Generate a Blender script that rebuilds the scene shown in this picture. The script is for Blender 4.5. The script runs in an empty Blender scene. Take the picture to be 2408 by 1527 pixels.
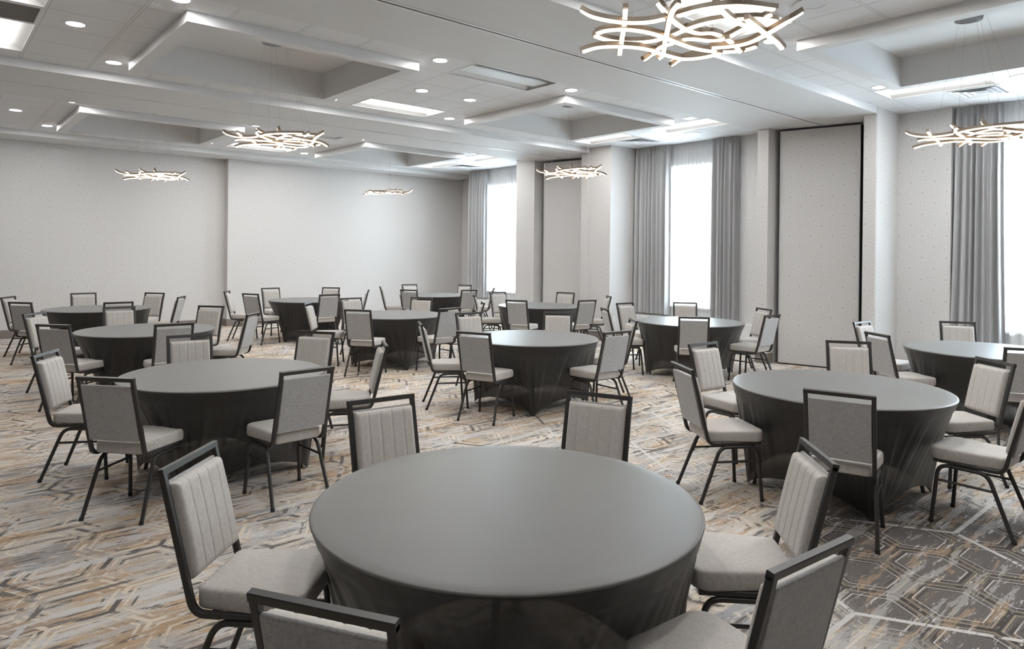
import bpy, bmesh, math, random
from mathutils import Vector, Matrix
PI = math.pi
R = math.radians
random.seed(7)
scene = bpy.context.scene
C = scene.collection

# ------------------------------------------------------------------ camera
YAW, PITCH, ROLL, CAMH = 0.7130545795734293, 0.002404290127345156, -0.010981739968968398, 1.7558720530524718
FOC, CYP = 1605.0336, 595.6486
fw = Vector((math.sin(YAW), math.cos(YAW), 0)); rt = Vector((math.cos(YAW), -math.sin(YAW), 0)); up = Vector((0, 0, 1))
f2 = fw * math.cos(PITCH) - up * math.sin(PITCH); u2 = up * math.cos(PITCH) + fw * math.sin(PITCH)
r3 = rt * math.cos(ROLL) - u2 * math.sin(ROLL); u3 = u2 * math.cos(ROLL) + rt * math.sin(ROLL)
cd = bpy.data.cameras.new('camera'); cam = bpy.data.objects.new('camera', cd); C.objects.link(cam)
m = Matrix((r3, u3, -f2)).transposed().to_4x4(); m.translation = Vector((0, 0, CAMH))
cam.matrix_world = m
cd.sensor_fit = 'HORIZONTAL'; cd.sensor_width = 36.0; cd.lens = FOC / 2408 * 36.0
cd.shift_y = (CYP - 763.5) / 2408.0
cd.clip_start = 0.05; cd.clip_end = 200
scene.camera = cam

# ------------------------------------------------------------------ world and exposure
W = bpy.data.worlds.new('sky'); scene.world = W; W.use_nodes = True
bg = W.node_tree.nodes['Background']; bg.inputs['Color'].default_value = (0.80, 0.90, 1.0, 1); bg.inputs['Strength'].default_value = 9.5
scene.view_settings.view_transform = 'Standard'
scene.view_settings.look = 'None'
scene.view_settings.gamma = 1.0
scene.view_settings.exposure = 1.88
scene.view_settings.use_curve_mapping = False
CHAND_E, DOWN_E, TROF_E = 1.1, 86.0, 1.8      # light given off by the lamps' diffusers

# ------------------------------------------------------------------ material helpers
class NT:
    def __init__(s, name):
        s.mat = bpy.data.materials.new(name); s.mat.use_nodes = True
        s.nt = s.mat.node_tree; s.b = s.nt.nodes['Principled BSDF']; s.out = s.nt.nodes['Material Output']
    def n(s, t, **kw):
        nd = s.nt.nodes.new(t)
        for k, v in kw.items(): setattr(nd, k, v)
        return nd
    def lk(s, a, b): s.nt.links.new(a, b)
    def put(s, sock, v):
        if hasattr(v, 'is_output'): s.lk(v, sock)
        elif v is not None: sock.default_value = v
    def M(s, op, a, b=None, c=None, clamp=False):
        nd = s.n('ShaderNodeMath', operation=op); nd.use_clamp = clamp
        s.put(nd.inputs[0], a)
        if b is not None: s.put(nd.inputs[1], b)
        if c is not None: s.put(nd.inputs[2], c)
        return nd.outputs[0]
    def mix(s, f, a, b):
        nd = s.n('ShaderNodeMix', data_type='RGBA')
        s.put(nd.inputs['Factor'], f)
        for i, v in ((6, a), (7, b)):
            if hasattr(v, 'is_output'): s.lk(v, nd.inputs[i])
            else: nd.inputs[i].default_value = (*v, 1) if len(v) == 3 else v
        return nd.outputs[2]
    def noise(s, vec, scale=5, detail=2, rough=.5):
        nd = s.n('ShaderNodeTexNoise'); s.lk(vec, nd.inputs['Vector'])
        nd.inputs['Scale'].default_value = scale; nd.inputs['Detail'].default_value = detail; nd.inputs['Roughness'].default_value = rough
        return nd.outputs['Fac']
    def coord(s, scale=(1, 1, 1), rot=(0, 0, 0), loc=(0, 0, 0)):
        tc = s.n('ShaderNodeTexCoord'); mp = s.n('ShaderNodeMapping')
        mp.inputs['Scale'].default_value = scale; mp.inputs['Rotation'].default_value = rot; mp.inputs['Location'].default_value = loc
        s.lk(tc.outputs['Object'], mp.inputs['Vector']); return mp.outputs['Vector']
    def step(s, x, lo, hi):
        nd = s.n('ShaderNodeMapRange'); nd.interpolation_type = 'SMOOTHSTEP'
        s.lk(x, nd.inputs['Value']); nd.inputs['From Min'].default_value = lo; nd.inputs['From Max'].default_value = hi
        return nd.outputs['Result']
    def base(s, col, rough=.6, spec=.5, metal=0.0):
        if hasattr(col, 'is_output'): s.lk(col, s.b.inputs['Base Color'])
        else: s.b.inputs['Base Color'].default_value = (*col, 1)
        s.b.inputs['Roughness'].default_value = rough; s.b.inputs['Specular IOR Level'].default_value = spec
        s.b.inputs['Metallic'].default_value = metal
        return s
    def bump(s, h, strength=.3, dist=.002):
        nd = s.n('ShaderNodeBump'); nd.inputs['Strength'].default_value = strength; nd.inputs['Distance'].default_value = dist
        s.lk(h, nd.inputs['Height']); s.lk(nd.outputs['Normal'], s.b.inputs['Normal']); return s

def plain(name, col, rough=.6, spec=.5, metal=0.0, var=.04, scale=30):
    t = NT(name); v = t.noise(t.coord(), scale, 2)
    c = t.mix(v, tuple(x * (1 - var) for x in col), tuple(min(1, x * (1 + var)) for x in col))
    t.base(c, rough, spec, metal); return t.mat
def glow(name, col, strength):
    t = NT(name); t.base(col, .5)
    v = t.noise(t.coord(), 4, 1)
    t.lk(t.mix(v, col, tuple(min(1, x * 1.02) for x in col)), t.b.inputs['Emission Color'])
    t.b.inputs['Emission Strength'].default_value = strength; return t.mat

MAT = {}
WALLC = (0.565, 0.55, 0.545)
MAT['white'] = plain('white_paint', (0.66, 0.66, 0.665), .7, .25, var=.01)
MAT['white_metal'] = plain('white_enamel', (0.7, 0.7, 0.7), .45, .4, var=.01)
MAT['bronze'] = plain('dark_bronze_powder_coat', (0.026, 0.024, 0.023), .40, .5, var=.08, scale=80)
MAT['taupe_metal'] = plain('brushed_taupe_metal', (0.20, 0.165, 0.13), .4, .5, .3)
MAT['rubber'] = plain('black_rubber', (0.012, 0.012, 0.012), .7)
MAT['base'] = plain('taupe_vinyl_baseboard', (0.20, 0.175, 0.16), .5)
MAT['dark'] = plain('black_gap_seal', (0.012, 0.012, 0.013), .8)
MAT['alu'] = plain('aluminium_track', (0.55, 0.56, 0.57), .35, .5, .6)
MAT['grille'] = plain('return_grille', (0.13, 0.12, 0.115), .6)
MAT['grille_light'] = plain('diffuser_backing', (0.33, 0.33, 0.34), .6)
MAT['chrome'] = plain('satin_chrome', (0.22, 0.22, 0.23), .22, .5, .9)
MAT['wire'] = plain('suspension_wire', (0.4, 0.4, 0.4), .4, .5, .7)
MAT['wood'] = plain('plywood_table_top', (0.30, 0.22, 0.15), .6)
MAT['plastic'] = plain('white_plastic', (0.62, 0.62, 0.62), .4)
MAT['lamp'] = glow('warm_light_bar_diffuser', (1.0, 0.80, 0.60), CHAND_E)
MAT['down'] = glow('warm_downlight_lens', (1.0, 0.975, 0.94), DOWN_E)
MAT['troffer'] = glow('troffer_lens', (1.0, 0.97, 0.93), TROF_E)
MAT['troffer_off'] = plain('unlit_troffer_lens', (0.66, 0.68, 0.70), .5)

def fabric(name, c1, c2, sc=420):
    t = NT(name)
    a = t.noise(t.coord((sc, sc * .12, sc * .12)), 1, 2, .6); b = t.noise(t.coord((sc * .12, sc, sc)), 1, 2, .6)
    h = t.M('ADD', t.M('MULTIPLY', a, .5), t.M('MULTIPLY', b, .5))
    big = t.noise(t.coord(), 7, 2)
    f = t.step(h, .32, .68)
    c = t.mix(f, c1, c2)
    c = t.mix(t.M('MULTIPLY', big, .25), c, tuple(x * .8 for x in c1))
    t.base(c, .85, .25); t.b.inputs['Sheen Weight'].default_value = .25; t.b.inputs['Sheen Roughness'].default_value = .5
    t.bump(h, .35, .0015); return t.mat
MAT['fabric'] = fabric('light_greige_upholstery', (0.37, 0.345, 0.325), (0.55, 0.52, 0.495))
MAT['fabric_back'] = fabric('grey_back_panel_upholstery', (0.265, 0.260, 0.258), (0.46, 0.452, 0.448))

def cloth(name, col, sheen, rough=.42, spec=.5, tr=0.0):
    t = NT(name); v = t.noise(t.coord((900, 900, 900)), 1, 1); w = t.noise(t.coord(), 5, 3)
    c = t.mix(t.M('ADD', t.M('MULTIPLY', v, .35), t.M('MULTIPLY', w, .5)), tuple(x * .8 for x in col), tuple(x * 1.2 for x in col))
    t.base(c, rough, spec); t.b.inputs['Sheen Weight'].default_value = sheen; t.b.inputs['Sheen Roughness'].default_value = .35
    t.b.inputs['Sheen Tint'].default_value = (1, .97, .94, 1)
    t.bump(v, .25, .0008)
    if tr:
        tp = t.n('ShaderNodeBsdfTransparent'); ms = t.n('ShaderNodeMixShader'); ms.inputs[0].default_value = tr
        t.lk(t.b.outputs[0], ms.inputs[1]); t.lk(tp.outputs[0], ms.inputs[2]); t.lk(ms.outputs[0], t.out.inputs['Surface'])
    return t.mat
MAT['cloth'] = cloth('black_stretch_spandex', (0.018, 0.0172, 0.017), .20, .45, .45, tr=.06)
MAT['cloth_top'] = cloth('spandex_top_painted_sheen', (0.074, 0.070, 0.067), .25, .42, .5)  # same black cover; bright sheen on its top put into a lighter base colour

def wallpaper(name, axis):
    t = NT(name); tc = t.n('ShaderNodeTexCoord'); sp = t.n('ShaderNodeSeparateXYZ'); t.lk(tc.outputs['Object'], sp.inputs[0])
    S = 1 / .315
    u = t.M('MULTIPLY', sp.outputs[axis], S); v = t.M('MULTIPLY', sp.outputs[2], S)
    def cell(du):
        a = t.M('SUBTRACT', t.M('FRACT', t.M('ADD', u, du + 20)), .5); b = t.M('SUBTRACT', t.M('FRACT', t.M('ADD', v, du + 20)), .5)
        return a, b, t.M('SQRT', t.M('ADD', t.M('MULTIPLY', a, a), t.M('MULTIPLY', b, b)))
    a1, b1, d1 = cell(0.0); a2, b2, d2 = cell(.5)
    sel = t.M('LESS_THAN', d2, d1)
    def pick(x, y): return t.M('ADD', x, t.M('MULTIPLY', sel, t.M('SUBTRACT', y, x)))
    a = pick(a1, a2); b = pick(b1, b2); d = pick(d1, d2)
    ang = t.M('ARCTAN2', b, a)
    fr = t.M('ABSOLUTE', t.M('SUBTRACT', t.M('FRACT', t.M('ADD', t.M('MULTIPLY', ang, 16 / (2 * PI)), 8.5)), .5))   # 0 on a spoke
    dist = t.M('MULTIPLY', fr, t.M('MULTIPLY', d, 2 * PI / 16))
    spoke = t.M('SUBTRACT', 1, t.step(dist, .007, .017))
    spoke = t.M('MULTIPLY', spoke, t.step(d, .05, .12))
    edge = t.M('SUBTRACT', 1, t.step(t.M('ABSOLUTE', t.M('SUBTRACT', d1, d2)), .008, .028))
    # leaf tips: pointed arcs between the spokes near the cell border
    tip = t.M('ABSOLUTE', t.M('SUBTRACT', t.M('ADD', d, t.M('MULTIPLY', fr, .35)), .43))
    tip = t.M('SUBTRACT', 1, t.step(tip, .006, .018))
    line = t.M('MAXIMUM', t.M('MAXIMUM', spoke, t.M('MULTIPLY', edge, .35)), t.M('MULTIPLY', tip, .8))
    dot = t.M('SUBTRACT', 1, t.step(d, .012, .045))
    c = t.mix(t.M('MULTIPLY', line, .62), WALLC, (0.70, 0.69, 0.685))
    c = t.mix(t.M('MULTIPLY', dot, .42), c, (0.24, 0.235, 0.23))
    fn = t.noise(tc.outputs['Object'], 160, 2)
    c = t.mix(t.M('MULTIPLY', fn, .12), c, (0.45, 0.43, 0.42))
    t.base(c, .65, .3); return t.mat
MAT['paper_x'] = wallpaper('starburst_wallpaper_along_x', 0)
MAT['paper_y'] = wallpaper('starburst_wallpaper_along_y', 1)

def tiles(name, flip=False):
    t = NT(name); tc = t.n('ShaderNodeTexCoord'); sp = t.n('ShaderNodeSeparateXYZ'); t.lk(tc.outputs['Object'], sp.inputs[0])
    def j(o, per, w):
        f = t.M('ABSOLUTE', t.M('SUBTRACT', t.M('FRACT', t.M('ADD', t.M('DIVIDE', o, per), 20.5)), .5))
        return t.M('MULTIPLY', f, per)
    dx = j(sp.outputs[0], .65, 0); dy = j(sp.outputs[1], .605, 0)
    dd = t.M('MINIMUM', dx, dy)
    bar = t.M('SUBTRACT', 1, t.step(dd, .009, .012)); gap = t.M('MULTIPLY', t.M('SUBTRACT', 1, t.step(t.M('ABSOLUTE', t.M('SUBTRACT', dd, .013)), .001, .004)), .55)
    fn = t.noise(tc.outputs['Object'], 220, 3, .7)
    c = t.mix(t.M('MULTIPLY', fn, .25), (0.74, 0.745, 0.76), (0.58, 0.58, 0.59))
    c = t.mix(bar, c, (0.72, 0.725, 0.73)); c = t.mix(gap, c, (0.15, 0.15, 0.155))
    t.base(c, .85, .15); t.bump(fn, .15, .002); return t.mat
MAT['tile'] = tiles('mineral_ceiling_tiles')

def carpet():
    t = NT('patterned_hexagon_carpet'); tc = t.n('ShaderNodeTexCoord'); sp = t.n('ShaderNodeSeparateXYZ')
    P0 = tc.outputs['Object']; t.lk(P0, sp.inputs[0]); X, Y = sp.outputs[0], sp.outputs[1]
    def hexd(px, py, ox, oy):      # returns distance to the edge of flat-topped hexagons with horizontal period px
        def md(v, o, p): return t.M('MULTIPLY', t.M('SUBTRACT', t.M('FRACT', t.M('ADD', t.M('DIVIDE', t.M('SUBTRACT', v, o), p), 40)), .5), p)
        ax, ay = md(X, ox, px), md(Y, oy, py); bx, by = md(X, ox + px / 2, px), md(Y, oy + py / 2, py)
        la = t.M('ADD', t.M('MULTIPLY', ax, ax), t.M('MULTIPLY', ay, ay)); lb = t.M('ADD', t.M('MULTIPLY', bx, bx), t.M('MULTIPLY', by, by))
        s = t.M('LESS_THAN', lb, la)
        x = t.M('ABSOLUTE', t.M('ADD', ax, t.M('MULTIPLY', s, t.M('SUBTRACT', bx, ax)))); y = t.M('ABSOLUTE', t.M('ADD', ay, t.M('MULTIPLY', s, t.M('SUBTRACT', by, ay))))
        h = t.M('MAXIMUM', y, t.M('ADD', t.M('MULTIPLY', y, .5), t.M('MULTIPLY', x, .866)))
        return t.M('SUBTRACT', py / 2, h)
    def band(e, c, w, soft=.0015): return t.M('SUBTRACT', 1, t.step(t.M('ABSOLUTE', t.M('SUBTRACT', e, c)), w, w + soft))
    e = hexd(.75, .433, 3.575, .92)
    E = hexd(2.25, 1.299, 4.22, 1.42)
    rot = (0, 0, R(8))
    st1 = t.noise(t.coord((1.3, 9, 1), rot), 1.0, 6, .68)
    st2 = t.noise(t.coord((2.2, 13, 1), rot, (3.1, 5.7, 0)), 1.0, 6, .72)
    st3 = t.noise(t.coord((.9, 5, 1), rot, (9.3, 1.7, 0)), 1.0, 6, .7)
    st4 = t.noise(t.coord((3.5, 20, 1), rot, (4.3, 8.7, 0)), 1.0, 5, .7)
    zone = t.noise(t.coord((.55, .95, 1), rot, (2.0, 6.0, 0)), 1.0, 4, .62)
    # a darker motif of the broadloom, about two metres across, in the right foreground
    dxx = t.M('SUBTRACT', X, 4.5); dyy = t.M('SUBTRACT', Y, 1.15)
    rad = t.M('SQRT', t.M('ADD', t.M('MULTIPLY', dxx, dxx), t.M('MULTIPLY', t.M('MULTIPLY', dyy, dyy), 1.6)))
    motif = t.M('SUBTRACT', 1, t.step(t.M('ADD', rad, t.M('MULTIPLY', zone, .9)), 1.45, 1.95))
    fine = t.noise(P0, 210, 2, .7); pile = t.noise(P0, 900, 2, .7)
    tan = (0.60, 0.42, 0.265); cream = (0.76, 0.68, 0.58); blue = (0.44, 0.45, 0.475); dark = (0.105, 0.095, 0.09); taupe = (0.21, 0.19, 0.178); white = (0.70, 0.675, 0.66)
    st5 = t.noise(t.coord((1.7, 7.5, 1), rot, (13.3, 4.1, 0)), 1.0, 7, .75)
    st6 = t.noise(t.coord((4.5, 26, 1), rot, (1.3, 14.1, 0)), 1.0, 5, .75)
    c = t.mix(t.step(zone, .43, .53), tan, blue)
    c = t.mix(t.M('MULTIPLY', t.step(zone, .53, .60), .8), c, white)
    c = t.mix(t.step(st3, .47, .55), c, cream)
    c = t.mix(t.M('MULTIPLY', t.step(st5, .52, .57), .8), c, white)
    c = t.mix(t.M('MULTIPLY', t.step(fine, .44, .60), .6), c, taupe)
    # hexagon rings in the light zones, worn away in streaks
    m1 = t.M('MAXIMUM', t.step(st3, .46, .50), t.step(st5, .45, .50))
    
    c = t.mix(t.M('MULTIPLY', band(e, .105, .008), t.step(st2, .46, .52)), c, cream)
    # dark palette of the motif, also in scattered patches
    drk = t.mix(t.M('MULTIPLY', t.step(fine, .40, .64), .8), (0.12, 0.106, 0.10), (0.25, 0.23, 0.218))
    drk = t.mix(band(e, .0, .013), drk, (0.08, 0.071, 0.067)); drk = t.mix(band(e, .048, .008), drk, (0.08, 0.071, 0.067))
    drk = t.mix(band(e, .022, .0026), drk, (0.46, 0.37, 0.26)); drk = t.mix(band(e, .062, .0022), drk, white); drk = t.mix(t.M('MULTIPLY', band(e, .078, .004), t.step(st3, .5, .55)), drk, (0.08, 0.071, 0.067))
    dm = t.M('MAXIMUM', motif, t.M('MULTIPLY', t.M('SUBTRACT', 1, t.step(t.M('ADD', t.M('MULTIPLY', zone, .7), t.M('MULTIPLY', st5, .3)), .38, .40)), .9))
    c = t.mix(dm, c, drk)
    # streaked distress
    wear = t.M('SUBTRACT', 1, t.M('MULTIPLY', motif, .55))
    c = t.mix(t.M('MULTIPLY', t.M('MULTIPLY', t.step(st1, .545, .565), .9), wear), c, white)
    c = t.mix(t.M('MULTIPLY', t.M('MULTIPLY', t.step(st2, .555, .575), .9), wear), c, tan)
    c = t.mix(t.M('MULTIPLY', t.M('SUBTRACT', 1, t.step(st4, .385, .405)), t.M('MULTIPLY', wear, .9)), c, dark)
    c = t.mix(t.M('MULTIPLY', t.step(st6, .60, .62), .9), c, white)
    c = t.mix(t.M('MULTIPLY', t.M('SUBTRACT', 1, t.step(st6, .375, .395)), t.M('MULTIPLY', wear, .9)), c, (0.16, 0.145, 0.14))
    c = t.mix(t.M('MULTIPLY', t.M('SUBTRACT', 1, t.step(st1, .385, .405)), wear), c, (0.20, 0.185, 0.18))
    sel = t.noise(t.coord((2.4, 2.4, 1), (0, 0, 0), (5.5, 2.2, 0)), 1.0, 2, .5)
    lines = t.M('SUBTRACT', 1, t.M('MAXIMUM', t.M('MULTIPLY', motif, .9), t.M('SUBTRACT', 1, m1)))
    c = t.mix(t.M('MULTIPLY', band(e, .004, .009), t.M('MULTIPLY', t.M('MULTIPLY', lines, t.step(sel, .53, .56)), t.step(st2, .40, .47))), c, (0.15, 0.137, 0.132))
    c = t.mix(t.M('MULTIPLY', band(e, .004, .008), t.M('MULTIPLY', t.M('MULTIPLY', lines, t.M('SUBTRACT', 1, t.step(sel, .44, .47))), t.step(st2, .40, .47))), c, (0.78, 0.69, 0.58))
    c = t.mix(t.M('MULTIPLY', band(e, .042, .007), t.M('MULTIPLY', lines, t.step(st1, .44, .50))), c, (0.78, 0.70, 0.60))
    c = t.mix(t.M('MULTIPLY', band(e, .078, .006), t.M('MULTIPLY', lines, t.M('MULTIPLY', t.step(sel, .50, .53), t.step(st2, .47, .52)))), c, (0.16, 0.148, 0.142))
    big = t.mix(t.step(zone, .43, .47), (0.13, 0.118, 0.112), white)
    big = t.mix(motif, big, white)
    c = t.mix(t.M('MULTIPLY', band(E, .0, .014), t.M('MULTIPLY', t.step(st2, .40, .45), t.M('ADD', t.M('MULTIPLY', motif, .12), .85))), c, big)
    c = t.mix(t.M('MULTIPLY', pile, .28), c, (0.10, 0.09, 0.085))
    t.base(c, .95, .1); t.bump(pile, .6, .004); return t.mat
MAT['carpet'] = carpet()

def curtain_mat():
    t = NT('grey_blackout_curtain_fabric'); v = t.noise(t.coord((300, 300, 30)), 1, 2)
    t.base(t.mix(v, (0.36, 0.36, 0.368), (0.45, 0.45, 0.46)), .7, .3)
    t.b.inputs['Sheen Weight'].default_value = .3; return t.mat
MAT['curtain'] = curtain_mat()
def sheer_mat():
    t = NT('white_sheer_voile'); v = t.noise(t.coord((60, 60, 4)), 1, 2)
    d = t.n('ShaderNodeBsdfDiffuse'); t.lk(t.mix(v, (0.80, 0.81, 0.82), (0.88, 0.88, 0.89)), d.inputs[0])
    tl = t.n('ShaderNodeBsdfTranslucent'); tl.inputs[0].default_value = (.88, .89, .9, 1)
    tp = t.n('ShaderNodeBsdfTransparent'); tp.inputs[0].default_value = (.95, .96, .97, 1)
    m1 = t.n('ShaderNodeMixShader'); m1.inputs[0].default_value = .5; t.lk(d.outputs[0], m1.inputs[1]); t.lk(tl.outputs[0], m1.inputs[2])
    m2 = t.n('ShaderNodeMixShader'); m2.inputs[0].default_value = .26; t.lk(m1.outputs[0], m2.inputs[1]); t.lk(tp.outputs[0], m2.inputs[2])
    t.lk(m2.outputs[0], t.out.inputs['Surface']); return t.mat
MAT['sheer'] = sheer_mat()
def glass_mat():
    t = NT('window_glass'); g = t.n('ShaderNodeBsdfGlossy'); g.inputs['Roughness'].default_value = .02
    tp = t.n('ShaderNodeBsdfTransparent'); lw = t.n('ShaderNodeLayerWeight'); lw.inputs[0].default_value = .15
    v = t.noise(t.coord(), 3, 1); t.lk(t.mix(v, (.95, .98, .97), (.97, .99, .98)), tp.inputs[0])
    ms = t.n('ShaderNodeMixShader'); t.lk(lw.outputs['Fresnel'], ms.inputs[0]); t.lk(tp.outputs[0], ms.inputs[1]); t.lk(g.outputs[0], ms.inputs[2])
    t.lk(ms.outputs[0], t.out.inputs['Surface']); return t.mat
MAT['glass'] = glass_mat()

# ------------------------------------------------------------------ mesh helpers
def tag(o, label=None, cat=None, group=None, kind=None):
    if label: o['label'] = label
    if cat: o['category'] = cat
    if group: o['group'] = group
    if kind: o['kind'] = kind
    return o
def obj(name, bm, mat, parent=None, smooth=False, loc=None, recalc=True):
    if recalc: bmesh.ops.recalc_face_normals(bm, faces=bm.faces)
    me = bpy.data.meshes.new(name); bm.to_mesh(me); bm.free()
    mats = mat if isinstance(mat, (list, tuple)) else [mat]
    for k in mats: me.materials.append(MAT[k])
    if smooth:
        for p in me.polygons: p.use_smooth = True
    o = bpy.data.objects.new(name, me); C.objects.link(o)
    if parent: o.parent = parent
    if loc: o.location = loc
    return o
def empty(name, loc, rz=0.0):
    o = bpy.data.objects.new(name, None); C.objects.link(o); o.location = loc; o.rotation_euler = (0, 0, rz); o.empty_display_size = .2
    return o
def struct(name, bm, mat, parent=None, **kw):
    o = obj(name, bm, mat, parent, **kw)
    if parent is None: o['kind'] = 'structure'
    return o
def struct_paper(name, b):
    # wallpaper on every face, mapped along the direction the face runs in
    bmesh.ops.recalc_face_normals(b, faces=b.faces)
    for f in b.faces: f.material_index = 1 if abs(f.normal.y) > .5 else 0
    return struct(name, b, ['paper_y', 'paper_x'], recalc=False)
def box(bm, x0, x1, y0, y1, z0, z1, M4=None, bev=0.0, mi=0):
    vs = [Vector((x, y, z)) for z in (z0, z1) for y in (y0, y1) for x in (x0, x1)]
    if M4 is not None: vs = [M4 @ v for v in vs]
    v = [bm.verts.new(p) for p in vs]
    fs = [bm.faces.new([v[i] for i in q]) for q in ((0, 2, 3, 1), (4, 5, 7, 6), (0, 1, 5, 4), (2, 6, 7, 3), (0, 4, 6, 2), (1, 3, 7, 5))]
    for f in fs: f.material_index = mi
    if bev: bmesh.ops.bevel(bm, geom=list({e for f in fs for e in f.edges}), offset=bev, segments=2, affect='EDGES', profile=.6)
    return bm
def BM(): return bmesh.new()
def bx(*a, **k): return box(BM(), *a, **k)
def sweep(bm, pts, prof, ref=Vector((1, 0, 0)), cap=True, mi=0):
    pts = [Vector(p) for p in pts]; rings = []
    for i, p in enumerate(pts):
        t = (pts[min(i + 1, len(pts) - 1)] - pts[max(i - 1, 0)]).normalized()
        a = (ref - t * ref.dot(t)).normalized(); b = t.cross(a)
        rings.append([bm.verts.new(p + a * x + b * y) for x, y in prof])
    n = len(prof)
    for r0, r1 in zip(rings, rings[1:]):
        for k in range(n):
            f = bm.faces.new((r0[k], r0[(k + 1) % n], r1[(k + 1) % n], r1[k])); f.material_index = mi
    if cap:
        for r in (rings[0][::-1], rings[-1]):
            f = bm.faces.new(r); f.material_index = mi
    return bm
def circ(r, n=10): return [(r * math.cos(2 * PI * k / n), r * math.sin(2 * PI * k / n)) for k in range(n)]
def rrect(w, h, c=.003):
    w /= 2; h /= 2
    return [(w - c, -h), (w, -h + c), (w, h - c), (w - c, h), (-w + c, h), (-w, h - c), (-w, -h + c), (-w + c, -h)]
def fillet(pts, radii, n=7):
    pts = [Vector(p) for p in pts]; out = [pts[0]]
    for i in range(1, len(pts) - 1):
        r = radii[i - 1]; a = (pts[i - 1] - pts[i]).normalized(); b = (pts[i + 1] - pts[i]).normalized()
        ang = a.angle(b); d = r / math.tan(ang / 2)
        d = min(d, (pts[i - 1] - pts[i]).length * .49, (pts[i + 1] - pts[i]).length * .49)
        A = pts[i] + a * d; B = pts[i] + b * d
        for k in range(n + 1):
            t = k / n; out.append(A * (1 - t) ** 2 + pts[i] * 2 * t * (1 - t) + B * t * t)
    out.append(pts[-1]); return out
def disc(bm, cx, cy, z0, z1, r, n=32, mi=0, r2=None):
    r2 = r if r2 is None else r2
    a = [bm.verts.new((cx + r * math.cos(2 * PI * k / n), cy + r * math.sin(2 * PI * k / n), z0)) for k in range(n)]
    b = [bm.verts.new((cx + r2 * math.cos(2 * PI * k / n), cy + r2 * math.sin(2 * PI * k / n), z1)) for k in range(n)]
    for k in range(n): bm.faces.new((a[k], a[(k + 1) % n], b[(k + 1) % n], b[k])).material_index = mi
    bm.faces.new(a[::-1]).material_index = mi; bm.faces.new(b).material_index = mi
    return bm
def ring(bm, cx, cy, z0, z1, ri, ro, n=36):
    L = []
    for r, z in ((ri, z1), (ri, z0), (ro, z0), (ro, z1)):
        L.append([bm.verts.new((cx + r * math.cos(2 * PI * k / n), cy + r * math.sin(2 * PI * k / n), z)) for k in range(n)])
    for i in range(4):
        for k in range(n): bm.faces.new((L[i][k], L[i][(k + 1) % n], L[(i + 1) % 4][(k + 1) % n], L[(i + 1) % 4][k]))
    return bm
def copy_tree(o, parent=None):
    c = o.copy(); C.objects.link(c); c.parent = parent
    for ch in list(o.children): copy_tree(ch, c)
    return c

# ------------------------------------------------------------------ the room
XL, XP, XW, YB, YF1, YF2, ZC, ZB = -5.2, 10.25, 11.08, -4.2, 15.79, 16.0, 3.875, 3.774
struct('floor', bx(XL - .2, 12.2, YB - .2, 16.2, -.1, 0), 'carpet')

# far wall: two planes with a jog at x = 5.2
struct('wall_far_left', bx(XL, 5.2, YF2, YF2 + .15, 0, ZC), 'paper_x')
b = bx(5.2, 12.0, YF1, YF1 + .36, 0, ZC); struct_paper('wall_far_right', b)
struct('wall_left', bx(XL - .15, XL, YB, YF2 + .15, 0, 4.2), 'paper_y')
struct('wall_back', bx(XL, 12.2, YB - .15, YB, 0, 4.2), 'paper_x')
struct('baseboard_far_left', bx(XL, 5.186, YF2 - .014, YF2, 0, .163), 'base')
b = bx(5.186, 11.74, YF1 - .014, YF1, 0, .163); box(b, 5.186, 5.2, YF1, YF2, 0, .163); struct('baseboard_far_right', b, 'base')
# window wall: returns, recess planes with window openings, folding wall pockets
def wall_window(name, y0, y1, wy0, wy1, x0=XW, z0=.74, z1=3.42, th=.20):
    b = BM()
    box(b, x0, x0 + th, y0, wy0, 0, ZC); box(b, x0, x0 + th, wy1, y1, 0, ZC)
    box(b, x0, x0 + th, wy0, wy1, 0, z0); box(b, x0, x0 + th, wy0, wy1, z1, ZC)
    return struct_paper(name, b)
wall_window('wall_window_middle', 5.78, 8.905, 6.75, 8.25)
wall_window('wall_window_far', 11.72, 14.56, 12.2, 13.95)
struct('wall_far_niche', bx(11.75, 11.9, 14.56, YF1, 0, ZC), 'paper_y')
struct('wall_far_niche_return', bx(11.28, 11.9, 14.48, 14.56, 0, ZC), 'paper_x')
struct_paper('wall_window_pier', bx(11.04, 11.24, 3.26, 3.956, 0, ZC))
wall_window('wall_window_near', -.9, 3.26, .4, 2.95, x0=11.24)
struct('wall_window_front', bx(11.04, 11.44, YB, -.9, 0, ZC), 'paper_y')
struct('baseboard_window_pier', bx(11.026, 11.04, 3.274, 3.956, 0, .163), 'base')
# pilaster blocks with pocket recess (near = between middle and near window)
def pilaster(name, ya, pa, pb, yb):
    b = BM()
    box(b, XP, 11.26, ya, pa, 0, ZC); box(b, XP, 11.26, pb, yb, 0, ZC); box(b, 11.0, 11.26, pa, pb, 0, ZC)
    bmesh.ops.remove_doubles(b, verts=b.verts, dist=1e-5)
    struct_paper(name, b)
pilaster('wall_pocket_near', 3.951, 4.13, 5.59, 5.775)
pilaster('wall_pocket_far', 8.905, 9.68, 11.10, 11.72)
b = BM(); box(b, XP - .014, XP, 3.942, 4.13, 0, .163); box(b, XP - .014, 11.03, 3.936, 3.95, 0, .163); struct('baseboard_pocket_near', b, 'base')
b = BM(); box(b, XP - .014, XP, 5.59, 5.789, 0, .163); box(b, XP - .014, 10.42, 5.576, 5.59, 0, .163); struct('baseboard_pocket_mid', b, 'base')
b = BM(); box(b, XP - .014, XP, 8.891, 9.68, 0, .163); box(b, XP - .014, XW, 8.885, 8.899, 0, .163); struct('baseboard_pocket_far', b, 'base')
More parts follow.
